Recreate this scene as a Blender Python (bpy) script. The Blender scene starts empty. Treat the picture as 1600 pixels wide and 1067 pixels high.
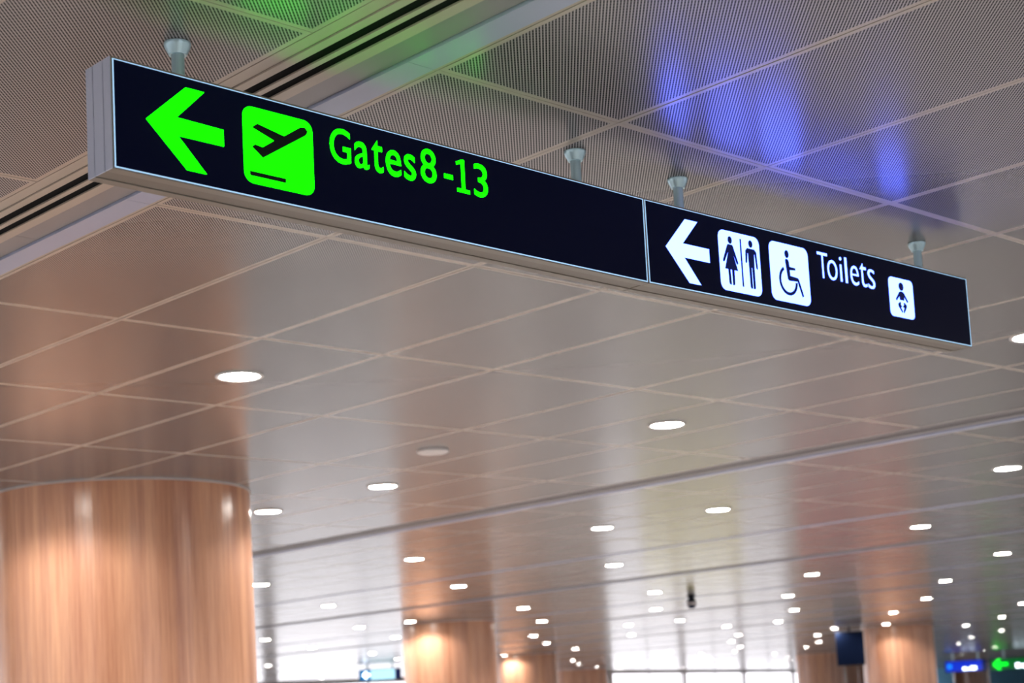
import bpy, math, random
import numpy as np
from mathutils import Vector, Matrix
random.seed(7)
scene = bpy.context.scene
COL = scene.collection
CAM_Z = 1.6
CEIL = CAM_Z + 1.943            # ceiling height above the floor

# ------------------------------------------------------------------ camera
def make_camera():
    yaw, pitch, roll = math.radians(45.8231), math.radians(5.4901), math.radians(-3.26066)
    cy, sy, cp, sp = math.cos(yaw), math.sin(yaw), math.cos(pitch), math.sin(pitch)
    F = Vector((cy*cp, sy*cp, sp)); Rt = Vector((sy, -cy, 0)); U = Rt.cross(F)
    cr, sr = math.cos(roll), math.sin(roll)
    R2 = cr*Rt + sr*U; U2 = -sr*Rt + cr*U
    cam = bpy.data.cameras.new('camera'); o = bpy.data.objects.new('camera', cam); COL.objects.link(o)
    M = Matrix((R2, U2, -F)).transposed().to_4x4(); M.translation = Vector((0, 0, CAM_Z))
    o.matrix_world = M
    cam.sensor_width = 36; cam.lens = 2642.81/1600*36
    cam.shift_x = -0.00923; cam.shift_y = 0.20286
    cam.clip_start = 0.05; cam.clip_end = 600
    cam.dof.use_dof = True; cam.dof.focus_distance = 5.6; cam.dof.aperture_fstop = 3.5
    scene.camera = o
make_camera()

# ------------------------------------------------------------------ world, exposure
w = bpy.data.worlds.new('world'); scene.world = w; w.use_nodes = True
bg = w.node_tree.nodes['Background']; bg.inputs[0].default_value = (0.96, 0.94, 1.0, 1); bg.inputs[1].default_value = 3.2
scene.view_settings.view_transform = 'Standard'; scene.view_settings.look = 'None'
scene.view_settings.exposure = 0.0; scene.view_settings.gamma = 1.0
scene.view_settings.use_curve_mapping = False
SPOT_POWER = 150.0
LAMP_EMISSION = 110.0

# ------------------------------------------------------------------ materials
def mat(name, color=(.5,.5,.5), rough=.5, metal=0, spec=.5, emit=None, es=0):
    m = bpy.data.materials.new(name); m.use_nodes = True
    b = m.node_tree.nodes['Principled BSDF']
    b.inputs['Base Color'].default_value = (*color, 1); b.inputs['Roughness'].default_value = rough
    b.inputs['Metallic'].default_value = metal; b.inputs['Specular IOR Level'].default_value = spec
    if emit: b.inputs['Emission Color'].default_value = (*emit, 1); b.inputs['Emission Strength'].default_value = es
    return m
class NT:
    def __init__(s, m): s.t = m.node_tree; s.b = s.t.nodes['Principled BSDF']
    def n(s, typ, **k):
        x = s.t.nodes.new(typ)
        for a, v in k.items(): setattr(x, a, v)
        return x
    def l(s, a, b): s.t.links.new(a, b)
    def math(s, op, a, b=None, c=None, clamp=False):
        x = s.n('ShaderNodeMath', operation=op); x.use_clamp = clamp
        for i, v in enumerate((a, b, c)):
            if v is None: continue
            if isinstance(v, (int, float)): x.inputs[i].default_value = v
            else: s.l(v, x.inputs[i])
        return x.outputs[0]
    def mix(s, fac, c1, c2):
        x = s.n('ShaderNodeMix', data_type='RGBA')
        for i, v in ((0, fac), (6, c1), (7, c2)):
            if isinstance(v, (int, float)): x.inputs[i].default_value = v
            elif isinstance(v, tuple): x.inputs[i].default_value = (*v, 1)
            else: s.l(v, x.inputs[i])
        return x.outputs[2]
    def noise(s, vec, scale, detail=2, rough=.5):
        x = s.n('ShaderNodeTexNoise'); x.inputs['Scale'].default_value = scale
        x.inputs['Detail'].default_value = detail; x.inputs['Roughness'].default_value = rough
        s.l(vec, x.inputs['Vector']); return x.outputs['Fac']
    def mapping(s, vec, scale):
        x = s.n('ShaderNodeMapping'); x.inputs['Scale'].default_value = scale; s.l(vec, x.inputs['Vector']); return x.outputs[0]

PAINT = (0.48, 0.45, 0.45)
def perforated():
    m = mat('perforated_metal', PAINT, .2); T = NT(m)
    pos = T.n('ShaderNodeNewGeometry').outputs['Position']
    sx = T.n('ShaderNodeSeparateXYZ'); T.l(pos, sx.inputs[0]); X, Y = sx.outputs[0], sx.outputs[1]
    w_ = T.math('MULTIPLY', T.math('SUBTRACT', X, Y), 0.70711)
    lng = T.math('MULTIPLY', T.math('ADD', X, Y), 0.70711)
    st = T.math('SINE', T.math('MULTIPLY', w_, 2*math.pi/0.0095))
    slot = T.math('MULTIPLY_ADD', st, 2.4, 0.75, clamp=True)                 # 1 inside a row of holes
    dot = T.math('MULTIPLY_ADD', T.math('SINE', T.math('MULTIPLY', lng, 2*math.pi/0.019)), .12, .88, clamp=True)
    hole = T.math('MULTIPLY', slot, dot)
    # the perforation gets finer and shallower (micro-perforated tiles) away from the slot diffuser
    fade = T.n('ShaderNodeMapRange'); fade.interpolation_type = 'SMOOTHSTEP'
    T.l(T.math('ADD', X, Y), fade.inputs[0])
    fade.inputs[1].default_value = 8.6; fade.inputs[2].default_value = 10.3
    k = fade.outputs[0]
    hm = T.n('ShaderNodeMix', data_type='FLOAT'); T.l(k, hm.inputs[0]); T.l(hole, hm.inputs[2]); hm.inputs[3].default_value = 0.66
    h = hm.outputs[0]
    blot = T.noise(pos, 0.9, 3)
    base = T.mix(T.math('MULTIPLY', blot, .25), PAINT, (0.44, 0.42, 0.43))
    T.l(T.mix(h, base, (0.006, 0.008, 0.012)), T.b.inputs['Base Color'])
    T.l(T.math('MULTIPLY_ADD', T.math('MULTIPLY', h, T.math('MULTIPLY_ADD', k, .47, -.92)), 1.0, .95), T.b.inputs['Specular IOR Level'])
    wob = T.noise(pos, 0.55, 2)
    bp = T.n('ShaderNodeBump'); bp.inputs['Strength'].default_value = .25; bp.inputs['Distance'].default_value = .004
    T.l(wob, bp.inputs['Height']); T.l(bp.outputs[0], T.b.inputs['Normal'])
    T.l(T.math('MULTIPLY_ADD', k, -.08, .28), T.b.inputs['Roughness'])
    return m
M = {}
M['perf'] = perforated()
M['border'] = mat('painted_border', (0.56, 0.49, 0.42), .28)
M['tan'] = mat('tan_paint', (0.54, 0.46, 0.38), .35)
M['white_metal'] = mat('white_metal', (0.46, 0.51, 0.68), .3)
M['grey_strip'] = mat('grey_strip', (0.30, 0.29, 0.30), .35)
M['black'] = mat('black_void', (0.004, 0.004, 0.005), .8, spec=.1)
M['alu'] = mat('aluminium_shaded', (0.27, 0.24, 0.20), .4, .2)  # sign frame aluminium, its underside shade darkened into the colour
M['cap'] = mat('aluminium_lit_end', (0.68, 0.74, 0.92), .4, .2)  # same aluminium, lightened to paint in the lit end face
M['alu_mid'] = mat('aluminium_shade', (0.22, 0.19, 0.155), .42, .2)  # same aluminium again, darker still for the shaded sign underside
M['steel'] = mat('satin_steel', (0.58, 0.82, 0.90), .32, .5)
M['face'] = mat('sign_face', (0.001, 0.001, 0.004), .35, spec=.08, emit=(0.0008, 0.0014, 0.008), es=1)
M['green'] = mat('green_light', (0.0, 0.1, 0.0), .5, spec=.1, emit=(0.002, 1.0, 0.0), es=5.0)
M['icewhite'] = mat('ice_light', (0.1, 0.1, 0.2), .5, spec=.1, emit=(0.062, 0.115, 1.0), es=13.0)
M['ink'] = mat('sign_ink', (0.002, 0.004, 0.02), .4, spec=.2, emit=(0.001, 0.004, 0.05), es=1)
M['inkgreen'] = mat('sign_ink_dark', (0.003, 0.008, 0.006), .4, spec=.2)
M['edge'] = mat('lit_edge', (0.5, 0.6, 0.7), .4, emit=(0.32, 0.62, 0.95), es=.95)
M['lamp'] = mat('lamp_diffuser', (1, 1, 1), .5, emit=(1.0, 0.95, 0.88), es=LAMP_EMISSION)
M['lamp_ring'] = mat('lamp_ring', (0.8, 0.78, 0.76), .4)
M['plastic'] = mat('white_plastic', (0.72, 0.68, 0.66), .45)
M['wall'] = mat('wall_paint', (0.62, 0.58, 0.56), .5)
M['frame'] = mat('window_frame_metal', (0.75, 0.77, 0.8), .4)
M['blue_wall'] = mat('blue_paint', (0.16, 0.42, 0.62), .5)
M['dark_plastic'] = mat('dark_plastic', (0.006, 0.009, 0.018), .4, spec=.15)
M['screen'] = mat('dark_screen', (0.002, 0.004, 0.012), .4, spec=.04, emit=(0.0012, 0.003, 0.010), es=1)
def floor_mat():
    m = mat('polished_stone', (0.6, 0.57, 0.53), .10); T = NT(m)
    pos = T.n('ShaderNodeNewGeometry').outputs['Position']
    T.l(T.mix(T.noise(pos, .6, 4), (0.60, 0.56, 0.54), (0.70, 0.67, 0.65)), T.b.inputs['Base Color'])
    return m
M['floor'] = floor_mat()
def wood(name, tint=1.0):
    m = mat(name, rough=.25, spec=.8); T = NT(m)
    pos = T.n('ShaderNodeNewGeometry').outputs['Position']
    oi = T.n('ShaderNodeObjectInfo').outputs['Random']
    v = T.n('ShaderNodeVectorMath', operation='ADD'); T.l(T.mapping(pos, (1, 1, .035)), v.inputs[0])
    cb = T.n('ShaderNodeCombineXYZ'); T.l(T.math('MULTIPLY', oi, 17.0), cb.inputs[0]); T.l(cb.outputs[0], v.inputs[1])
    big = T.noise(v.outputs[0], 7, 3, .6); fine = T.noise(v.outputs[0], 55, 3, .7)
    g = T.math('MULTIPLY_ADD', fine, .45, T.math('MULTIPLY', big, .75), clamp=True)
    cr = T.n('ShaderNodeValToRGB'); T.l(g, cr.inputs[0])
    e = cr.color_ramp.elements
    e[0].position = .38; e[0].color = (0.42*tint, 0.17*tint, 0.095*tint, 1)
    e[1].position = .80; e[1].color = (0.80*tint, 0.43*tint, 0.25*tint, 1)
    T.l(cr.outputs[0], T.b.inputs['Base Color'])
    return m
M['wood'] = wood('column_veneer'); M['wood_dark'] = wood('dark_veneer', .45)
def glass():
    m = bpy.data.materials.new('window_glass'); m.use_nodes = True; t = m.node_tree; t.nodes.clear()
    o = t.nodes.new('ShaderNodeOutputMaterial'); mx = t.nodes.new('ShaderNodeMixShader')
    tr = t.nodes.new('ShaderNodeBsdfTransparent'); gl = t.nodes.new('ShaderNodeBsdfGlossy'); gl.inputs['Roughness'].default_value = .02
    mx.inputs[0].default_value = .06; t.links.new(tr.outputs[0], mx.inputs[1]); t.links.new(gl.outputs[0], mx.inputs[2])
    t.links.new(mx.outputs[0], o.inputs[0]); return m
M['glass'] = glass()

# ------------------------------------------------------------------ mesh helpers
class MB:
    def __init__(s): s.v = []; s.f = []; s.m = []
    def quad(s, pts, mi=0):
        n = len(s.v); s.v += [tuple(p) for p in pts]; s.f.append(tuple(range(n, n+len(pts)))); s.m.append(mi)
    def box(s, x0, x1, y0, y1, z0, z1, mi=0):
        n = len(s.v)
        s.v += [(x0,y0,z0),(x1,y0,z0),(x1,y1,z0),(x0,y1,z0),(x0,y0,z1),(x1,y0,z1),(x1,y1,z1),(x0,y1,z1)]
        for f in ((0,3,2,1),(4,5,6,7),(0,1,5,4),(1,2,6,5),(2,3,7,6),(3,0,4,7)):
            s.f.append(tuple(n+i for i in f)); s.m.append(mi)
    def lathe(s, prof, seg=24, cx=0, cy=0, mi=0, cap=True):
        n = len(s.v); k = len(prof)
        for i in range(seg):
            a = 2*math.pi*i/seg
            for r, z in prof: s.v.append((cx+r*math.cos(a), cy+r*math.sin(a), z))
        for i in range(seg):
            j = (i+1) % seg
            for q in range(k-1):
                s.f.append((n+i*k+q, n+j*k+q, n+j*k+q+1, n+i*k+q+1)); s.m.append(mi)
        if cap:
            s.f.append(tuple(n+i*k for i in range(seg))[::-1]); s.m.append(mi)
            s.f.append(tuple(n+i*k+k-1 for i in range(seg))); s.m.append(mi)
    def prism(s, pts, y0, y1, mi=0):
        """flat shape given in (u, v), extruded along local y from y0 (front) to y1 (back)"""
        n = len(s.v); k = len(pts)
        s.v += [(u, y0, v) for u, v in pts] + [(u, y1, v) for u, v in pts]
        s.f.append(tuple(range(n, n+k))); s.m.append(mi)
        s.f.append(tuple(range(n+k, n+2*k))[::-1]); s.m.append(mi)
        for i in range(k):
            j = (i+1) % k
            s.f.append((n+i, n+k+i, n+k+j, n+j)); s.m.append(mi)
    def mesh(s, name, mats, smooth=False):
        me = bpy.data.meshes.new(name); me.from_pydata(s.v, [], s.f)
        for m in mats: me.materials.append(m)
        me.polygons.foreach_set('material_index', s.m)
        if smooth: me.polygons.foreach_set('use_smooth', [True]*len(s.f))
        me.update(); return me
    def build(s, name, mats, parent=None, smooth=False, bevel=0, label=None):
        if not isinstance(mats, (list, tuple)): mats = [mats]
        o = bpy.data.objects.new(name, s.mesh(name, mats, smooth)); COL.objects.link(o)
        if parent is not None: o.parent = parent
        if bevel:
            b = o.modifiers.new('bevel', 'BEVEL'); b.width = bevel; b.segments = 2; b.limit_method = 'ANGLE'
        if smooth:
            e = o.modifiers.new('split', 'EDGE_SPLIT'); e.split_angle = math.radians(35)
        if label: o['label'] = label
        return o
def tag(o, label=None, cat=None, group=None, kind=None):
    for k, v in (('label', label), ('category', cat), ('group', group), ('kind', kind)):
        if v: o[k] = v
    return o
def empty(name, loc=(0,0,0), rz=0, parent=None):
    o = bpy.data.objects.new(name, None); COL.objects.link(o); o.location = loc; o.rotation_euler = (0, 0, rz)
    o.empty_display_size = .1
    if parent is not None: o.parent = parent
    return o
def linked(name, me, loc, parent, rot=(0,0,0)):
    o = bpy.data.objects.new(name, me); COL.objects.link(o); o.location = loc; o.rotation_euler = rot; o.parent = parent
    return o
# ------------------------------------------------------------------ room shell
POLY = [(-25, 64), (66, 62), (235, 128), (235, -20), (-25, -20)]
def slab(name, z0, z1, m):
    b = MB(); n = len(POLY)
    b.quad([(x, y, z0) for x, y in POLY]); b.quad([(x, y, z1) for x, y in POLY][::-1])
    for i in range(n):
        p, q = POLY[i], POLY[(i+1) % n]
        b.quad([(*p, z0), (*p, z1), (*q, z1), (*q, z0)])
    return tag(b.build(name, m), kind='structure')
slab('floor', -.2, 0, M['floor'])

# ------------------------------------------------------------------ ceiling
S = 0.8; GX, GY = 3.329, 3.6665             # ceiling grid: module and origin
ceiling = tag(empty('ceiling', (0, 0, CEIL)), kind='structure')
b = MB(); b.quad([(x, y, .15) for x, y in POLY]); b.quad([(x, y, .35) for x, y in POLY][::-1])
n = len(POLY)
for i in range(n):
    p, q = POLY[i], POLY[(i+1) % n]; b.quad([(*p, .15), (*p, .35), (*q, .35), (*q, .15)])
b.build('soffit', M['black'], ceiling)
def panel_mesh(wx, wy, mb=None, ox=0, oy=0, cheap=False, tilt=(0, 0)):
    own = mb is None; mb = mb or MB(); g = .002; e = .018
    x0, x1, y0, y1 = -wx/2+g, wx/2-g, -wy/2+g, wy/2-g
    def P(x, y, z): return (ox+x, oy+y, z + tilt[0]*x + tilt[1]*y)
    a = [(x0,y0),(x1,y0),(x1,y1),(x0,y1)]; i_ = [(x0+e,y0+e),(x1-e,y0+e),(x1-e,y1-e),(x0+e,y1-e)]
    mb.quad([P(*p, 0) for p in i_][::-1], 0)
    for k in range(4):
        j = (k+1) % 4
        mb.quad([P(*a[k], 0), P(*i_[k], 0), P(*i_[j], 0), P(*a[j], 0)], 1)
        if not cheap: mb.quad([P(*a[k], 0), P(*a[j], 0), P(*a[j], .03), P(*a[k], .03)], 1)
    if own: return mb.mesh('ceiling_panel', [M['perf'], M['border']])
# panel column edges along x, in modules; beams (slot diffusers) and light strips between
edges = []; beams = []; strips = []
def span(a, bnds, end): 
    e = [a+q for q in bnds] + [end]
    for p, q in zip(e[:-1], e[1:]): edges.append((p, q))
for k in range(3): span(-0.588-6*(k+1)-.59*k, [0,1,2,3,4,5], -0.588-6*k-.59*k)
beams.append(0.0)
span(0, [0,1,2,3,4,5.51,6.51,7.51,8.51], 9.44); beams.append(10.03)
x = 10.03; nxt = 20.4
while x < 290:
    w_ = nxt-.588-x; f = w_/(9.79)
    span(x, [0,1*f,2*f,3*f,4*f], x+5.6*f); strips.append(x+5.6*f)
    span(x+5.6*f+.2, [0,1*f,2*f,3*f], nxt-.588); beams.append(nxt); x = nxt; nxt += 10.25
def inside(x, y):
    if x < -24.5 or x > 234 or y < -19.5: return False
    return y < (64-(x+25)*2/91 if x < 66 else 62+(x-66)*66/169) - .9
yaw = math.radians(45.823)
cells = []
for (a, c) in edges:
    cx = GX+(a+c)/2*S; wx = (c-a)*S
    for j in range(-15, 78):
        cy = GY+(2*j+1)*S
        if not inside(cx, cy): continue
        dx, dy = cx, cy; dep = dx*math.cos(yaw)+dy*math.sin(yaw); lat = dx*math.sin(yaw)-dy*math.cos(yaw)
        vis = dep > 3.2 and abs(lat) < dep*.315+.9
        cells.append((0 if vis else 1, math.hypot(dx, dy), cx, cy, wx))
cells.sort()
cache = {}; joined = MB(); rnd = random.Random(3); nobj = 0
for vis, d, cx, cy, wx in cells:
    t = (rnd.gauss(0, .0011), rnd.gauss(0, .0007))
    if not vis and nobj < 300:
        key = round(wx, 3)
        if key not in cache: cache[key] = panel_mesh(wx, 2*S)
        linked('ceiling_panel', cache[key], (cx, cy, 0), ceiling, (t[1], -t[0], 0)); nobj += 1
    else:
        panel_mesh(wx, 2*S, joined, cx, cy, cheap=True, tilt=t)
o = joined.build('ceiling_panel_field', [M['perf'], M['border']], ceiling); o['kind'] = 'stuff'

# beams: linear slot diffuser, grey cover strip, white metal strip
YA, YB = -19.5, 60.0
def beam(n, gx):
    x = lambda q: GX+(gx+q)*S
    yb = min(YB if x(0) < 60 else 62+(x(0)-66)*66/169-1, 100)
    r = tag(empty('trim_%d' % n, (0, 0, CEIL)), kind='structure')
    def strip(name, a, c, z, m, y0=YA, y1=yb):
        mb = MB(); mb.box(x(a), x(c), y0, y1, z, z+(.006 if z < .01 else .03)); return mb.build(name, M[m], r)
    tn = 'tan' if n == 1 else 'grey_strip'  # farther rails coloured grey to stand in for shadow along the beam
    strip('edge_strip', -.586, -.527, 0, tn)
    strip('slot_rail', -.522, -.480, -.004, tn)
    strip('slot_recess', -.484, -.422, .003, 'black')
    strip('slot_rail', -.426, -.398, -.004, tn)
    strip('slot_recess', -.402, -.345, .003, 'black')
    strip('slot_rail', -.349, -.293, -.004, tn)
    # cover strip and white strip come in lengths with visible joints
    near = n < 3
    y = GY - 28*S + .0
    step = 2*S*(1 if near else 8)
    off = 2.69 - 1.88
    k = 0
    while y < yb:
        mb = MB(); mb.box(x(-.290), x(-.156), y+off*S+.002, min(y+off*S+step, yb), .006, .03); mb.build('cover_strip', M['grey_strip'], r)
        mb = MB(); mb.box(x(-.150), x(-.022), y+.002, min(y+step, yb), -.003, .03); mb.build('metal_strip', M['white_metal'], r)
        y += step; k += 1
        if k > 60: break
    strip('edge_strip', -.020, -.002, 0, 'tan')
near_b = [g for g in beams if g < 190]
for i, g in enumerate(near_b): beam(i+1, g)
for i, g in enumerate([s for s in strips if s < 180]):
    r = tag(empty('trim_%d' % (len(near_b)+i+1), (0, 0, CEIL)), kind='structure')
    mb = MB(); mb.box(GX+(g+.01)*S, GX+(g+.19)*S, YA, YB, -.004, .03); mb.build('metal_strip', M['white_metal'], r)

# ------------------------------------------------------------------ walls
def wall_run(name, p, q, openings, m=M['wall'], h=CEIL+.1, t=.3):
    """wall from p to q with window openings (t0, t1, z0, z1) along its length"""
    L = math.hypot(q[0]-p[0], q[1]-p[1]); a = math.atan2(q[1]-p[1], q[0]-p[0])
    r = tag(empty(name, (p[0], p[1], 0), a), kind='structure')
    mb = MB(); c = 0
    for (t0, t1, z0, z1) in openings:
        mb.box(c, t0, 0, t, 0, h); mb.box(t0, t1, 0, t, 0, z0); mb.box(t0, t1, 0, t, z1, h); c = t1
    mb.box(c, L, 0, t, 0, h); mb.build('wall_surface', m, r)
    return r, a, L
WN = [0]
def window(p, a, t0, t1, z0, z1, bars):
    WN[0] += 1
    r = tag(empty('window_%d' % WN[0], (p[0], p[1], 0), a), kind='structure')
    mb = MB(); f = .06
    mb.box(t0, t1, .08, .16, z0, z0+f); mb.box(t0, t1, .08, .16, z1-f, z1)
    mb.box(t0, t0+f, .08, .16, z0, z1); mb.box(t1-f, t1, .08, .16, z0, z1)
    mb.build('window_frame', M['frame'], r)
    w_ = (t1-t0)/bars
    for k in range(1, bars):
        mb = MB(); mb.box(t0+k*w_-.03, t0+k*w_+.03, .08, .16, z0+f, z1-f); mb.build('mullion', M['frame'], r)
    for k in range(bars):
        mb = MB(); mb.box(t0+k*w_+.03, t0+(k+1)*w_-.03, .115, .125, z0+f, z1-f); mb.build('pane', M['glass'], r)
# wall_front, main run (seen between the columns)
p, q = (66, 62), (235, 128)
op = [(1+12*k, 12.6+12*k, .1, 3.42) for k in range(4)]
op += [(70+12*k, 80+12*k, .4, 3.2) for k in range(8)]
_, a, L = wall_run('wall_front', p, q, op)
for o_ in op: window(p, a, *o_, 2)
p2, q2 = (-25, 64), (66, 62)
op = [(4+11*k, 14.4+11*k, .1, 3.42) for k in range(7)] + [(81.6, 90.5, .1, 3.42)]
_, a2, L2 = wall_run('wall_front_left', p2, q2, op)
for o_ in op: window(p2, a2, *o_, 2)
op3 = [(8+16*k, 18+16*k, .5, 3.1) for k in range(8)]
_, a3, _L = wall_run('wall_right', (235, 128), (235, -20), op3)
for o_ in op3: window((235, 128), a3, *o_, 3)
op4 = [(8+20*k, 20+20*k, .5, 3.1) for k in range(12)]
_, a4, _L = wall_run('wall_back', (235, -20), (-25, -20), op4)
for o_ in op4: window((235, -20), a4, *o_, 3)
op5 = [(8+13*k, 18+13*k, .5, 3.1) for k in range(5)]
_, a5, _L = wall_run('wall_left', (-25, -20), (-25, 64), op5)
for o_ in op5: window((-25, -20), a5, *o_, 3)

# ------------------------------------------------------------------ columns
def column(x, y, r, label, npan=12, rot=0.0):
    c = tag(empty('column', (x, y, 0), rot), label, 'column', 'round wood-clad columns of the hall')
    mb = MB(); mb.lathe([(r-.03, 0), (r-.03, CEIL+.02)], 40); mb.build('core', M['wood_dark'], c, smooth=True)
    g = .0014/r; seg = 8
    me = None
    for k in range(npan):
        if me is None:
            mb = MB(); a0, a1 = g/2, 2*math.pi/npan-g/2
            for s_ in range(seg):
                u0 = a0+(a1-a0)*s_/seg; u1 = a0+(a1-a0)*(s_+1)/seg
                mb.quad([(r*math.cos(u0), r*math.sin(u0), .12), (r*math.cos(u1), r*math.sin(u1), .12),
                         (r*math.cos(u1), r*math.sin(u1), CEIL-.012), (r*math.cos(u0), r*math.sin(u0), CEIL-.012)])
            for u in (a0, a1):
                mb.quad([(r*math.cos(u), r*math.sin(u), .12), (r*math.cos(u), r*math.sin(u), CEIL-.012),
                         ((r-.02)*math.cos(u), (r-.02)*math.sin(u), CEIL-.012), ((r-.02)*math.cos(u), (r-.02)*math.sin(u), .12)])
            me = mb.mesh('veneer_panel', [M['wood']]); 
            for pl in me.polygons: pl.use_smooth = pl.index < seg
        linked('veneer_panel', me, (0, 0, 0), c, (0, 0, 2*math.pi*k/npan))
    mb = MB(); mb.lathe([(r+.012, 0), (r+.012, .12), (r-.01, .12)], 40, cap=False); mb.build('base_ring', M['alu_mid'], c, smooth=True)
    mb = MB(); mb.lathe([(r-.02, CEIL-.010), (r+.014, CEIL-.010), (r+.014, CEIL-.001), (r-.02, CEIL-.001)], 48, cap=False); mb.build('ceiling_collar', M['plastic'], c, smooth=True)
    return c
column(7.2529, 12.1329, 1.04, 'huge wood-clad column nearest the viewer at lower left', rot=.1)
column(23.653, 26.675, .98, 'second wood-clad column, rising just right of the left far sign', rot=.2)
column(40.73, 41.99, 1.05, 'third wood-clad column, tucked behind the right side of the second one', rot=.3)
column(61.45, 59.85, 1.6, 'most distant column of the left row, beside the bright windows', rot=.4)
column(65.8, 47.9, 1.15, 'distant wood-clad column left of the dark hanging screen', rot=.1)
column(43.69, 28.90, 1.07, 'wood-clad column directly right of the dark hanging screen', rot=.25)
column(127.5, 77.3, 1.5, 'faint wooden column behind the blue and green far signs', rot=.25)

# ------------------------------------------------------------------ hanging signs
H, TH = .3141, .1274
LFT, MID, RGT = Vector((2.3339, 3.8871, 1.5118+CAM_Z)), Vector((4.4865, 3.8903, 1.4933+CAM_Z)), Vector((6.6291, 3.8813, 1.4959+CAM_Z))
def rrect(u0, u1, v0, v1, r, k=7):
    pts = []
    for cx, cy, s in ((u1-r, v0+r, -90), (u1-r, v1-r, 0), (u0+r, v1-r, 90), (u0+r, v0+r, 180)):
        for i in range(k+1):
            a = math.radians(s+90*i/k); pts.append((cx+r*math.cos(a), cy+r*math.sin(a)))
    return pts
FY = -.0012            # face plane of printed film
def film(name, pts, m, parent, y=FY, d=.0012, label=None):
    mb = MB(); mb.prism(pts, y, y+d); return mb.build(name, M[m], parent, label=label)
def disc(cu, cv, ru, rv=None, k=20):
    rv = rv or ru; return [(cu+ru*math.cos(2*math.pi*i/k), cv+rv*math.sin(2*math.pi*i/k)) for i in range(k)]
def cap_line(p, q, wd, k=6):
    """rounded stroke"""
    a = math.atan2(q[1]-p[1], q[0]-p[0]); pts = []
    for c, s in ((q, -90), (p, 90)):
        for i in range(k+1):
            t = a+math.radians(s+180*i/k); pts.append((c[0]+wd/2*math.cos(t), c[1]+wd/2*math.sin(t)))
    return pts
def glyph(ch, box, m, parent, name='letter', bold=0.0, y=FY):
    cu = bpy.data.curves.new('g', 'FONT'); cu.body = ch; cu.extrude = .0; cu.offset = bold; cu.resolution_u = 5
    o = bpy.data.objects.new('g', cu); COL.objects.link(o)
    dg = bpy.context.evaluated_depsgraph_get(); dg.update()
    me = bpy.data.meshes.new_from_object(o.evaluated_get(dg)); bpy.data.objects.remove(o); bpy.data.curves.remove(cu)
    co = np.empty(len(me.vertices)*3); me.vertices.foreach_get('co', co); co = co.reshape(-1, 3)
    mn, mx = co.min(0), co.max(0); u0, u1, v0, v1 = box
    U_ = u0+(co[:, 0]-mn[0])/(mx[0]-mn[0])*(u1-u0); V_ = v0+(co[:, 1]-mn[1])/(mx[1]-mn[1])*(v1-v0)
    new = np.stack([U_, np.full(len(co), y), V_], 1); me.vertices.foreach_set('co', new.ravel())
    me.materials.clear(); me.materials.append(M[m]); me.update()
    me.name = name
    g = bpy.data.objects.new(name, me); COL.objects.link(g); g.parent = parent
    sl = g.modifiers.new('thick', 'SOLIDIFY'); sl.thickness = .001; sl.offset = 0
    return g
def sign_body(P, Q, label, name, left_end):
    d = Q-P; L = d.length; s = empty(name, P, math.atan2(d.y, d.x)); s.rotation_mode = 'XYZ'
    s.rotation_euler = (0, -math.asin(d.z/L), math.atan2(d.y, d.x))
    tag(s, label, 'sign')
    f = .008
    mb = MB(); mb.box(.004, L-.002, .036, TH-.036, .003, H-.003); mb.build('housing', M['alu_mid'], s)
    # front frame: profile round the face, open in the middle, with the stepped underside
    mb = MB()
    mb.box(0, L-.0005, .0, .034, 0, f); mb.box(0, L-.0005, .0, .034, H-f, H)
    mb.box(0, f, .0, .034, f, H-f); mb.box(L-f*.9, L-.0005, .0, .034, f, H-f)
    mb.build('front_frame', M['alu'], s, bevel=.0012)
    mb = MB(); mb.box(0, L-.0005, TH-.034, TH, 0, f); mb.box(0, L-.0005, TH-.034, TH, H-f, H)
    mb.box(0, f, TH-.034, TH, f, H-f); mb.box(L-f, L-.0005, TH-.034, TH, f, H-f); mb.build('back_frame', M['alu'], s, bevel=.0012)
    mb = MB(); mb.box(f, L-f, TH-.012, TH-.004, f, H-f); mb.build('back_panel', M['face'], s)
    mb = MB(); mb.box(f, L-f, 0.0, .012, f, H-f); mb.build('face_panel', M['face'], s)
    # light leaking round the face
    mb = MB(); e = .0035
    mb.box(f-e, L-f+e, -.0012, .002, f-e, f); mb.box(f-e, L-f+e, -.0012, .002, H-f, H-f+e*.6)
    mb.box(f-e, f, -.0012, .002, f, H-f); mb.box(L-f, L-f+e, -.0012, .002, f, H-f); mb.build('light_seam', M['edge'], s, label='pale glowing seam round the sign face')
    if left_end:
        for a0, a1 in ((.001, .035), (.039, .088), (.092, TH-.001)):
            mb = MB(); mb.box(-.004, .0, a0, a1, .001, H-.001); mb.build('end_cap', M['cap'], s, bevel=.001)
    else:
        mb = MB(); mb.box(L-.001, L+.003, .002, TH-.002, .001, H-.001); mb.build('end_cap', M['alu'], s)
    return s, L
def hanger(s, u, top_z):
    """pole: collar, tube, cup against the ceiling (z in sign coordinates)"""
    yc = TH/2; z0, z1 = H, top_z
    mb = MB(); mb.lathe([(.033, z0-.001), (.033, z0+.006), (.026, z0+.012), (.0205, z0+.014), (.019, z0+.014), (.019, z0+.0)], 28, u, yc, cap=False)
    c = mb.build('collar', M['steel'], s, smooth=True)
    mb = MB(); mb.lathe([(.0185, z0), (.0185, z1-.002)], 28, u, yc); mb.build('pole', M['steel'], s, smooth=True)
    mb = MB(); mb.lathe([(.0195, z1-.036), (.0255, z1-.036), (.0265, z1-.033), (.036, z1-.014), (.0385, z1-.006), (.0385, z1-.001), (.0195, z1-.001)], 32, u, yc, cap=False)
    mb.build('ceiling_cup', M['steel'], s, smooth=True)
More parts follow.
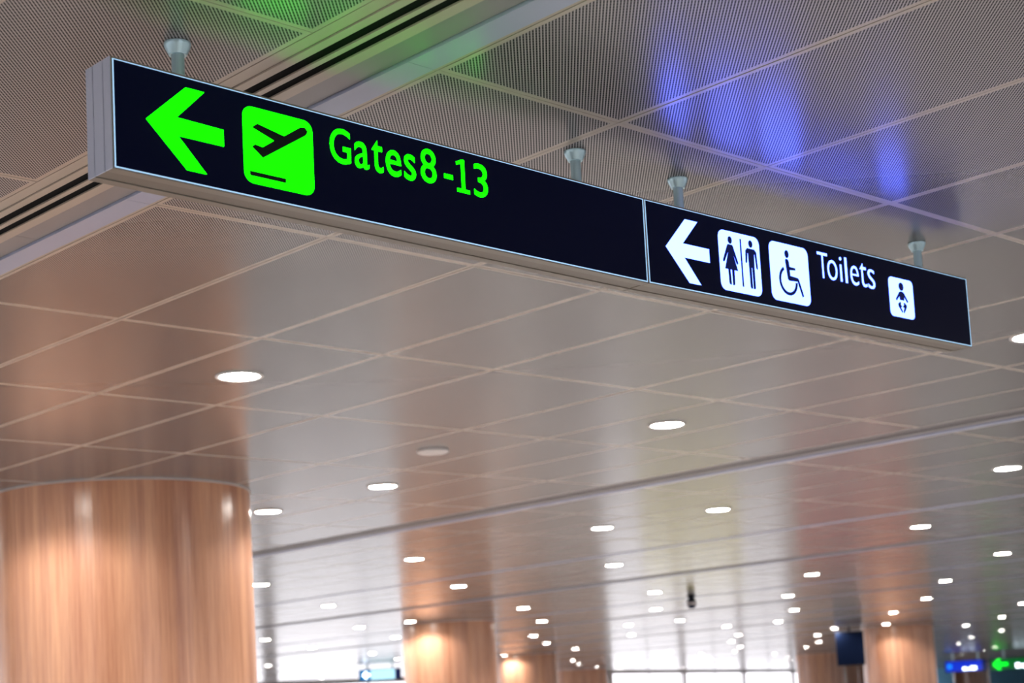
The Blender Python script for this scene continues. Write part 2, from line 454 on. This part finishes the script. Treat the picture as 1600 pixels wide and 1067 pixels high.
# --- gates sign
s1, L1 = sign_body(LFT, MID, 'long black hanging sign with green arrow, plane symbol and Gates 8-13', 'hanging_sign', True)
film('arrow', [(.1050,.161),(.2345,.2786),(.2965,.2786),(.2027,.1855),(.3570,.1820),(.3570,.1335),(.2055,.1335),(.2968,.0404),(.2325,.0404)], 'green', s1)
pk = film('pictogram_plate', rrect(.4243, .6735, .0452, .2727, .032), 'green', s1)
pl_ = [(.4545,.2115),(.4745,.2262),(.5686,.2084),(.6290,.2480),(.6460,.2510),(.6555,.2400),(.6500,.2290),(.6430,.2235),(.4905,.1270),(.4531,.1536),(.4646,.1625),(.4905,.1587),(.5322,.1870)]
film('plane_symbol', pl_, 'inkgreen', pk, FY-.001)
film('runway_bar', [(.4436,.0668),(.5705,.0668),(.5705,.0803),(.4436,.0803)], 'inkgreen', pk, FY-.001)
for ch, bx in (('G', (.7373,.8165,.1672,.2762)), ('a', (.8315,.8871,.1672,.2510)), ('t', (.8996,.943,.1672,.2690)), ('e', (.954,1.0150,.1672,.2510)), ('s', (1.0276,1.0745,.1672,.2510))):
    glyph(ch, bx, 'green', s1, bold=.004)
glyph('8', (1.0960,1.1607,.1735,.2845), 'green', s1, 'digit', .003)
glyph('-', (1.1938,1.2307,.2031,.2180), 'green', s1, 'hyphen', .0)
film('digit', [(1.2480,.1690),(1.3030,.1690),(1.3030,.1810),(1.2830,.1810),(1.2830,.2785),(1.2715,.2785),(1.2470,.2680),(1.2490,.2570),(1.2685,.2645),(1.2685,.1810),(1.2480,.1810)], 'green', s1)
glyph('3', (1.3225,1.3827,.1680,.2790), 'green', s1, 'digit', .003)
def ceil_local(P, Q, u): 
    return CEIL - (P.z + (Q.z-P.z)*u/(Q-P).length)
for u in (.255, 1.875): hanger(s1, u, ceil_local(LFT, MID, u))
# --- toilets sign
s2, L2_ = sign_body(MID+Vector((.0015, 0, 0)), RGT, 'black hanging sign with white arrow, restroom symbols and the word Toilets', 'hanging_sign', False)
film('arrow', [(.1055,.1526),(.2215,.2712),(.2914,.2712),(.2008,.1772),(.3491,.1772),(.3491,.1255),(.2044,.1255),(.2910,.0326),(.2265,.0326)], 'icewhite', s2)
A = film('pictogram_plate', rrect(.4080, .6525, .0345, .2660, .030), 'icewhite', s2)
Y2 = FY-.001
def parts(par, name, shapes, label=None):
    mb = MB()
    for sh in shapes: mb.prism(sh, Y2, Y2+.0012)
    return mb.build(name, M['ink'], par, label=label)
# woman (centre u=.4745)
c = .4735
parts(A, 'woman_symbol', [disc(.4750,.2318,.0125,.0145),
    [(c-.0125,.2145),(c+.0135,.2145),(c+.0175,.2105),(c+.0440,.1480),(c+.0405,.1415),(c+.0340,.1440),(c+.0130,.1870),(c+.0400,.1170),(c-.0370,.1170),(c-.0120,.1870),(c-.0375,.1440),(c-.0450,.1420),(c-.0465,.1500),(c-.0165,.2105)],
    [(c-.0190,.118),(c-.0060,.118),(c-.0035,.0590),(c-.0135,.0590),(c-.0170,.0640)],
    [(c+.0030,.118),(c+.0180,.118),(c+.0165,.0640),(c+.0130,.0590),(c+.0040,.0590)]])
parts(A, 'divider_bar', [[(.5345,.0605),(.5430,.0605),(.5430,.2455),(.5345,.2455)]])
c = .5985
parts(A, 'man_symbol', [disc(.5990,.2350,.0125,.0145),
    [(c-.022,.2160),(c+.022,.2160),(c+.0330,.2060),(c+.0370,.1420),(c+.0320,.1390),(c+.0275,.1440),(c+.0215,.1960),(c+.0185,.1960),(c+.0165,.1410),(c-.0165,.1410),(c-.0185,.1960),(c-.0215,.1960),(c-.0275,.1580),(c-.0330,.1560),(c-.0365,.1600),(c-.0330,.2060)],
    [(c-.0165,.142),(c-.0020,.142),(c-.0015,.0600),(c-.0120,.0600),(c-.0150,.0650)],
    [(c+.0020,.142),(c+.0165,.142),(c+.0160,.0650),(c+.0130,.0600),(c+.0030,.0600)]])
Bp = film('pictogram_plate', rrect(.7150, .9620, .0360, .2695, .030), 'icewhite', s2)
wheel = []; wi = []
import math as _m
for i in range(25):
    a = _m.radians(118+ (358-118)*i/24); wheel.append((.8240+.0590*_m.cos(a), .1225+.0590*_m.sin(a))); wi.append((.8240+.0460*_m.cos(a), .1225+.0460*_m.sin(a)))
mb = MB()
for i in range(24): mb.prism([wheel[i], wheel[i+1], wi[i+1], wi[i]][::-1], Y2, Y2+.0012)
for sh in (disc(.8238,.2290,.0135,.0160), [(.8105,.2040),(.8170,.2100),(.8290,.2080),(.8345,.2010),(.8370,.1800),(.8730,.1790),(.8745,.1700),(.8370,.1660),(.8385,.1440),(.8870,.1410),(.8930,.1350),(.9190,.0720),(.9090,.0660),(.8830,.1260),(.8290,.1235),(.8215,.1290)]):
    mb.prism(sh, Y2, Y2+.0012)
mb.build('wheelchair_symbol', M['ink'], Bp)
for ch, bx in (('T', (1.0263,1.0927,.1656,.2703)), ('o', (1.0904,1.1569,.1654,.2486)), ('i', (1.1756,1.190,.1682,.2700)), ('l', (1.2113,1.2257,.167,.2729)), ('e', (1.2481,1.3045,.1650,.2470)), ('t', (1.3147,1.3627,.1668,.2660)), ('s', (1.37,1.4198,.1660,.2487))):
    glyph(ch, bx, 'icewhite', s2, bold=-.011)
Cp = film('pictogram_plate', rrect(1.5200, 1.6990, .0705, .2385, .022), 'icewhite', s2)
parts(Cp, 'baby_symbol', [disc(1.6100,.2040,.0185,.0180),
    [(1.5930,.1800),(1.6030,.1830),(1.6170,.1830),(1.6270,.1790),(1.6560,.1450),(1.6520,.1390),(1.6460,.1400),(1.6270,.1610),(1.6270,.1450),(1.5930,.1450),(1.5930,.1610),(1.5720,.1400),(1.5660,.1420),(1.5650,.1480)],
    [(1.5930,.1370),(1.6010,.1340),(1.5980,.1270),(1.6070,.1180),(1.6020,.1130),(1.5960,.1160),(1.6120,.0960),(1.6060,.0895),(1.5800,.1170),(1.5790,.1270)],
    [(1.6270,.1370),(1.6190,.1340),(1.6220,.1270),(1.6130,.1180),(1.6180,.1130),(1.6240,.1160),(1.6150,.0960),(1.6210,.0895),(1.6420,.1170),(1.6430,.1270)]])
for u in (.272, 1.862): hanger(s2, u, ceil_local(MID, RGT, u))

# ------------------------------------------------------------------ downlights
LIGHTS = [(5.36, 7.68, 0.22, 375, 587), (8.92, 7.65, 0.22, 1043, 663), (13.74, 7.79, 0.22, 1575, 731), (8.96, 10.84, 0.22, 597, 759), (8.99, 12.52, 0.22, 418, 798), (13.42, 10.9, 0.22, 1122, 796), (13.39, 12.5, 0.22, 941, 824), (17.52, 11.15, 0.22, 1438, 822), (13.46, 15.75, 0.22, 646, 873), (22.63, 13.03, 0.22, 1567, 864), (17.07, 15.76, 0.22, 959, 882), (22.3, 16.27, 0.22, 1268, 897), (26.94, 16.71, 0.22, 1477, 907), (13.53, 19.09, 0.22, 406, 913), (17.03, 18.93, 0.22, 716, 915), (22.1, 19.48, 0.22, 1023, 925), (26.39, 19.86, 0.22, 1231, 930), (31.6, 20.1, 0.22, 1447, 934), (37.42, 21.11, 0.22, 1598, 942), (17.25, 22.43, 0.22, 513, 946), (22.1, 22.78, 0.22, 818, 949), (26.07, 22.98, 0.22, 1025, 951), (30.91, 23.11, 0.22, 1241, 952), (35.88, 23.81, 0.22, 1395, 956), (43.89, 25.47, 0.22, 1565, 963), (30.49, 26.14, 0.22, 1062, 969), (25.87, 26.12, 0.22, 846, 970), (22.09, 26.06, 0.22, 641, 970), (35.06, 26.74, 0.22, 1216, 971), (41.73, 27.96, 0.22, 1384, 974), (30.21, 27.53, 0.22, 982, 976), (47.55, 28.89, 0.22, 1509, 976), (34.81, 28.25, 0.22, 1135, 978), (22.01, 27.61, 0.22, 561, 980), (41.43, 29.57, 0.22, 1303, 981), (54.72, 31.82, 0.22, 1564, 984), (34.44, 31.31, 0.22, 987, 991), (40.04, 32.07, 0.22, 1153, 991), (45.1, 32.87, 0.22, 1277, 992), (30.6, 31.23, 0.22, 833, 993), (25.86, 31.08, 0.22, 618, 995), (59.57, 36.0, 0.22, 1517, 995), (22.21, 31.25, 0.22, 414, 999), (43.96, 35.52, 0.22, 1142, 1001), (50.7, 36.91, 0.22, 1279, 1002), (34.52, 34.7, 0.22, 854, 1004), (66.47, 40.82, 0.22, 1497, 1005), (77.2, 45.31, 0.24, 1555, 1010), (49.4, 39.5, 0.22, 1157, 1010), (55.32, 40.91, 0.22, 1259, 1010), (26.22, 34.86, 0.22, 487, 1011), (39.23, 38.14, 0.22, 899, 1013), (83.87, 50.01, 0.22, 1535, 1016), (53.4, 43.03, 0.22, 1147, 1017), (48.6, 42.29, 0.22, 1046, 1018), (31.06, 38.43, 0.22, 581, 1020), (60.36, 46.37, 0.22, 1210, 1021), (53.16, 44.57, 0.22, 1095, 1021), (89.52, 54.78, 0.22, 1503, 1022), (48.48, 43.9, 0.22, 993, 1023), (39.26, 41.53, 0.22, 787, 1023), (105.13, 59.99, 0.22, 1591, 1023), (66.75, 50.56, 0.22, 1229, 1026), (97.63, 60.41, 0.22, 1490, 1027), (110.52, 64.8, 0.22, 1557, 1028), (59.64, 49.44, 0.22, 1110, 1028), (35.28, 42.36, 0.22, 621, 1029), (53.2, 48.09, 0.22, 996, 1029), (73.32, 55.32, 0.22, 1234, 1031), (48.6, 47.44, 0.22, 894, 1031), (65.6, 53.3, 0.22, 1137, 1032), (31.54, 42.54, 0.23, 470, 1033), (58.88, 52.36, 0.22, 1018, 1035), (53.06, 51.43, 0.22, 904, 1037), (81.94, 62.3, 0.31, 1225, 1038), (64.87, 56.29, 0.22, 1051, 1038), (31.74, 44.56, 0.22, 418, 1039), (72.81, 58.64, 0.22, 1149, 1037), (78.08, 63.31, 0.22, 1141, 1042), (58.65, 55.67, 0.22, 932, 1041), (71.27, 61.11, 0.22, 1067, 1042), (65.18, 60.17, 0.22, 969, 1045), (152.38, 95.75, 0.22, 1472, 1045), (40.56, 51.61, 0.22, 546, 1048), (41.18, 56.0, 0.22, 460, 1057), (45.05, 59.34, 0.22, 502, 1060), (8.66, 4.68, 0.22, 1615, 525)]
prof = [(.5, .0), (.5, -.006), (.47, -.010), (.42, -.006), (.40, .03)]
ring_cache = {}
def lamp_meshes(d):
    if d not in ring_cache:
        mb = MB(); mb.lathe([(r*d*1.22, z) for r, z in prof], 24, cap=False); ring = mb.mesh('trim_ring', [M['lamp_ring']], True)
        mb = MB(); k = 24
        mb.quad([(d/2*math.cos(2*math.pi*i/k), d/2*math.sin(2*math.pi*i/k), -.0065) for i in range(k)][::-1])
        ring_cache[d] = (ring, mb.mesh('diffuser', [M['lamp']]))
    return ring_cache[d]
def spot_data(power):
    L = bpy.data.lights.new('spot', 'SPOT'); L.energy = power; L.color = (1.0, .95, .93)
    L.spot_size = math.radians(156); L.spot_blend = .3; L.shadow_soft_size = .09; return L
SPOT = spot_data(SPOT_POWER)
def downlight(x, y, d, label, group='round recessed ceiling downlights'):
    r = tag(empty('downlight', (x, y, CEIL)), label, 'light', group)
    ring, dif = lamp_meshes(d)
    linked('trim_ring', ring, (0, 0, 0), r); linked('diffuser', dif, (0, 0, 0), r)
    s = bpy.data.objects.new('spot_lamp', SPOT); COL.objects.link(s); s.location = (0, 0, -.03); s.parent = r
    return r
NEAR = {(375,587): 'largest bright downlight, alone above the big left column',
 (1043,663): 'bright downlight below the Toilets end of the long sign, in mid picture',
 (1575,731): 'bright downlight near the right picture edge under the pale ceiling strip',
 (597,759): 'bright downlight just below the plain white ceiling disc',
 (418,798): 'bright downlight right beside the top of the big left column',
 (1122,796): 'bright downlight right of centre between two pale ceiling strips, largest one there',
 (941,824): 'downlight between the white ceiling disc and the distant windows, left of a brighter larger one',
 (1438,822): 'downlight above and a little right of the column beside the hanging screen',
 (1567,864): 'downlight at right below the thin pale strips, third lowest large one',
 (646,873): 'downlight above the left edge of the second wooden column',
 (959,882): 'downlight directly below another in mid picture, above the far windows',
 (1615,525): 'downlight just beyond the right picture edge beside the sign end'}
ORD = ['highest', 'second highest', 'third highest', 'fourth highest', 'fifth highest', 'sixth highest', 'seventh highest', 'eighth highest', 'ninth highest', 'tenth highest', 'eleventh highest', 'twelfth highest', 'thirteenth highest', 'fourteenth highest', 'fifteenth highest', 'sixteenth highest', 'seventeenth highest', 'eighteenth highest', 'nineteenth highest', 'twentieth highest', 'twenty-first highest', 'twenty-second highest', 'twenty-third highest', 'twenty-fourth highest', 'twenty-fifth highest', 'twenty-sixth highest', 'twenty-seventh highest', 'twenty-eighth highest']
def region(px):
    if px < 560: return 'just right of the big left column'
    if px < 628: return 'just left of the second column'
    if px < 775: return 'over the second column'
    if px < 870: return 'over the third column'
    if px < 950: return 'over the fourth, most distant column'
    if px < 1060: return 'over the left part of the far windows'
    if px < 1130: return 'over the middle of the far windows'
    if px < 1200: return 'in the cluster over the right part of the far windows'
    if px < 1245: return 'at the right end of the far windows'
    if px < 1345: return 'above the dark hanging screen'
    if px < 1465: return 'over the column right of the screen'
    if px < 1545: return 'above the far blue sign'
    return 'above the far green sign at the right edge'
cnt = {}
for (x, y, d, px, py) in sorted(LIGHTS, key=lambda t: t[4]):
    if (px, py) in NEAR: lab = NEAR[(px, py)]
    else:
        rg = region(px); k = cnt.get(rg, 0); cnt[rg] = k+1
        lab = '%s small distant downlight %s' % (ORD[k], rg)
    downlight(x, y, d, lab)
# unseen downlights added on roughly the same grid to light the near hall
off = [(x, y, 'behind the viewer') for x in (-13.6, -9.2, -4.7, -1.2, 2.6) for y in (-12.0, -8.4, -4.8, -1.6)] + \
      [(x, y, 'left of the view') for x in (-9.2, -4.7, -1.2) for y in (7.7, 10.84, 12.52, 15.8)] + [(5.36, 10.84, 'left of the view'), (1.8, 12.52, 'left of the view'), (5.36, 15.8, 'left of the view')] + \
      [(x, y, 'right of the view') for x in (8.9, 13.5, 18.5) for y in (-4.8, 1.4)] + [(22.6, 6, 'right of the view'), (29, 9, 'right of the view')]
cn2 = {}
NUM = ['first', 'second', 'third', 'fourth', 'fifth', 'sixth', 'seventh', 'eighth', 'ninth', 'tenth', 'eleventh', 'twelfth', 'thirteenth', 'fourteenth', 'fifteenth', 'sixteenth', 'seventeenth', 'eighteenth', 'nineteenth', 'twentieth', 'twenty-first', 'twenty-second', 'twenty-third', 'twenty-fourth', 'twenty-fifth']
for (x, y, wh) in sorted(off, key=lambda t: math.hypot(t[0], t[1])):
    k = cn2.get(wh, 0); cn2[wh] = k+1
    downlight(x, y, .22, 'unseen round ceiling downlight %s, %s from the camera there' % (wh, 'nearest' if k == 0 else NUM[k]+' nearest'))

# ------------------------------------------------------------------ ceiling disc (flush round cover)
mb = MB(); mb.lathe([(.118, .004), (.118, -.012), (.105, -.020), (.0, -.022)], 36, cap=False)
o = mb.build('ceiling_disc', M['plastic'], None, smooth=True); o.location = (8.12, 9.23, CEIL)
tag(o, 'plain unlit white disc cover on the ceiling in mid picture', 'cover')

# ------------------------------------------------------------------ dome camera
r = empty('dome_camera', (23.68, 20.0, CEIL)); r.scale = (1.05, 1.05, .85)
tag(r, 'small dark dome security camera hanging from the ceiling right of centre', 'camera')
mb = MB(); mb.lathe([(.075, 0), (.075, -.02), (.055, -.03), (.055, -.10)], 20); mb.build('mount', M['dark_plastic'], r, smooth=True)
mb = MB(); mb.lathe([(.055, -.08), (.075, -.10), (.08, -.15)], 24); mb.build('shroud', M['dark_plastic'], r, smooth=True)
mb = MB(); mb.lathe([(.08, -.15), (.088, -.155), (.088, -.195), (.078, -.2)], 24); mb.build('housing_ring', M['plastic'], r, smooth=True)
mb = MB(); mb.lathe([(.078*math.cos(a), -.2-.085*math.sin(a)) for a in [math.radians(t) for t in range(0, 91, 10)]], 24); mb.build('dome', M['screen'], r, smooth=True)

# ------------------------------------------------------------------ hanging screen
ang = math.atan2(29.3, 41.7)
r = tag(empty('hanging_screen', (41.55, 29.62, CEIL), ang-math.pi/2), 'dark flat screen hung from the ceiling left of a wooden column', 'screen')
r.rotation_euler = (math.radians(6), math.radians(0), ang-math.pi/2)
mb = MB(); mb.box(-.02, .80, .0, .07, -1.13, -.13); mb.build('screen_case', M['dark_plastic'], r, bevel=.01)
mb = MB(); mb.box(.01, .77, -.004, .0, -1.09, -.17); mb.build('screen_glass', M['screen'], r)
mb = MB(); mb.box(.36, .42, .03, .06, -.15, .0); mb.build('bracket', M['dark_plastic'], r)

# ------------------------------------------------------------------ small far signs
def far_sign(name, P, Q, z0, z1, label, cells_):
    P = Vector((*P, z0)); Q = Vector((*Q, z0)); d = Q-P; L = d.length; h = z1-z0
    s = tag(empty(name, P, math.atan2(d.y, d.x)), label, 'sign')
    mb = MB(); mb.box(0, L, .02, .22, 0, h); mb.build('housing', M['dark_plastic'], s, bevel=.01)
    for (a, c, b0, b1, m) in cells_:
        mb = MB(); mb.box(a*L, c*L, 0.0 if m.startswith('f_') else -.012, .02, b0*h, b1*h); mb.build('face_panel' if m.startswith('f_') else 'lit_mark', M[m], s)
    for u in (.2, .8):
        mb = MB(); mb.lathe([(.03, h), (.03, CEIL-z0)], 10, u*L, .12); mb.build('pole', M['steel'], s, smooth=True)
    return s, L, h
M['f_blue'] = mat('far_blue_face', (0, .01, .1), .5, emit=(0.004, 0.03, 0.62), es=1.0)
M['f_teal'] = mat('far_teal_face', (0, .05, .1), .5, emit=(0.01, 0.20, 0.50), es=1.0)
M['f_cyan'] = mat('far_cyan_face', (0, .05, .1), .5, emit=(0.5, 0.85, 1.0), es=1.3)
M['f_navy'] = mat('far_navy_face', (0, .01, .05), .5, emit=(0.002, 0.005, 0.06), es=1.0)
M['f_green'] = mat('far_green_face', (0, .1, .0), .5, emit=(0.0, 0.10, 0.02), es=1.0)
M['mark_w'] = mat('far_white_mark', (.5, .5, .5), .5, emit=(0.7, 0.85, 1.0), es=6.0)
M['mark_g'] = mat('far_green_mark', (0, .1, .0), .5, emit=(0.0, 0.9, 0.02), es=2.5)
M['mark_b'] = mat('far_blue_mark', (0, .1, .5), .5, emit=(0.01, 0.25, 1.0), es=1.2)
def zpix(v): return CAM_Z+v
s, L, h = far_sign('far_sign', (37.32, 46.98), (38.47, 46.04), zpix(1.40), zpix(1.80), 'small far sign with pale cyan lettering left of the second column',
    [(.02, .28, .05, .95, 'f_teal'), (.28, .86, .05, .95, 'f_cyan'), (.86, .98, .05, .95, 'f_navy')])
film('arrow', [(.12,.2),(.26,.34),(.30,.30),(.24,.24),(.40,.24),(.40,.17),(.24,.17),(.30,.10),(.26,.06)], 'mark_w', s, -.02, .01)
s, L, h = far_sign('far_sign', (84.77, 53.05), (85.97, 51.07), zpix(.87), zpix(1.50), 'far blue lit sign at lower right, left of the green one',
    [(.01, .30, .04, .96, 'f_blue'), (.30, .88, .04, .96, 'f_blue'), (.88, .99, .04, .96, 'f_navy'), (.05, .16, .3, .72, 'mark_b'), (.42, .50, .14, .36, 'mark_w'), (.52, .58, .14, .30, 'mark_w'), (.60, .74, .14, .42, 'mark_w')])
s, L, h = far_sign('far_sign', (86.07, 50.91), (88.0, 47.6), zpix(.84), zpix(1.48), 'far sign with bright green arrow at lower right edge',
    [(.01, .99, .04, .96, 'f_green'), (.36, .42, .12, .5, 'mark_w'), (.44, .52, .12, .4, 'mark_w'), (.53, .58, .12, .4, 'mark_w')])
film('arrow', [(.12,.32),(.42,.62),(.60,.62),(.40,.40),(.95,.40),(.95,.24),(.40,.24),(.60,.02),(.42,.02)], 'mark_g', s, -.02, .01)

# ------------------------------------------------------------------ partitions in front of the far wall
def partition(name, P, Q, m, label):
    P = Vector((*P, 0)); Q = Vector((*Q, 0)); d = Q-P; s = empty(name, P, math.atan2(d.y, d.x)); tag(s, label, 'partition')
    n_ = 6; L = d.length
    for k in range(n_):
        mb = MB(); mb.box(k*L/n_+.01, (k+1)*L/n_-.01, 0, .2, 0, CEIL-.06); mb.build('board', M[m], s)
    mb = MB(); mb.box(0, L, -.01, .21, CEIL-.06, CEIL-.001); mb.build('top_rail', M['alu_mid'], s)
partition('partition', (81.0, 59.6), (84.2, 55.4), 'wood_dark', 'brown boarded partition below the dark hanging screen')
partition('partition', (138.7, 88.3), (146.0, 79.5), 'blue_wall', 'pale blue partition under the far green sign')

# ------------------------------------------------------------------ unseen counters added on the floor to tint the ceiling's reflections
def counter(x, y, rz, L, h, m, label):
    r = tag(empty('added_counter', (x, y, 0), rz), label, 'counter')
    mb = MB(); mb.box(.05, L-.05, .05, .75, 0, .1); mb.build('plinth', M['dark_plastic'], r)
    n_ = 4
    for k in range(n_):
        mb = MB(); mb.box(k*L/n_+.006, (k+1)*L/n_-.006, 0, .8, .1, h-.04); mb.build('front_panel', m, r, bevel=.006)
    mb = MB(); mb.box(-.04, L+.04, -.06, .86, h-.04, h); mb.build('counter_top', M['plastic'], r, bevel=.008)
yel = mat('yellow_laminate', (0.80, 0.76, 0.16), .4); red = mat('red_laminate', (0.72, 0.10, 0.09), .4)
counter(33.2, 29.6, math.radians(-50), 2.6, 1.5, yel, 'unseen yellow counter added on the hall floor to tint the ceiling reflection')
counter(34.6, 25.6, math.radians(-53), 2.8, 1.5, red, 'unseen red counter added on the hall floor to tint the ceiling reflection')
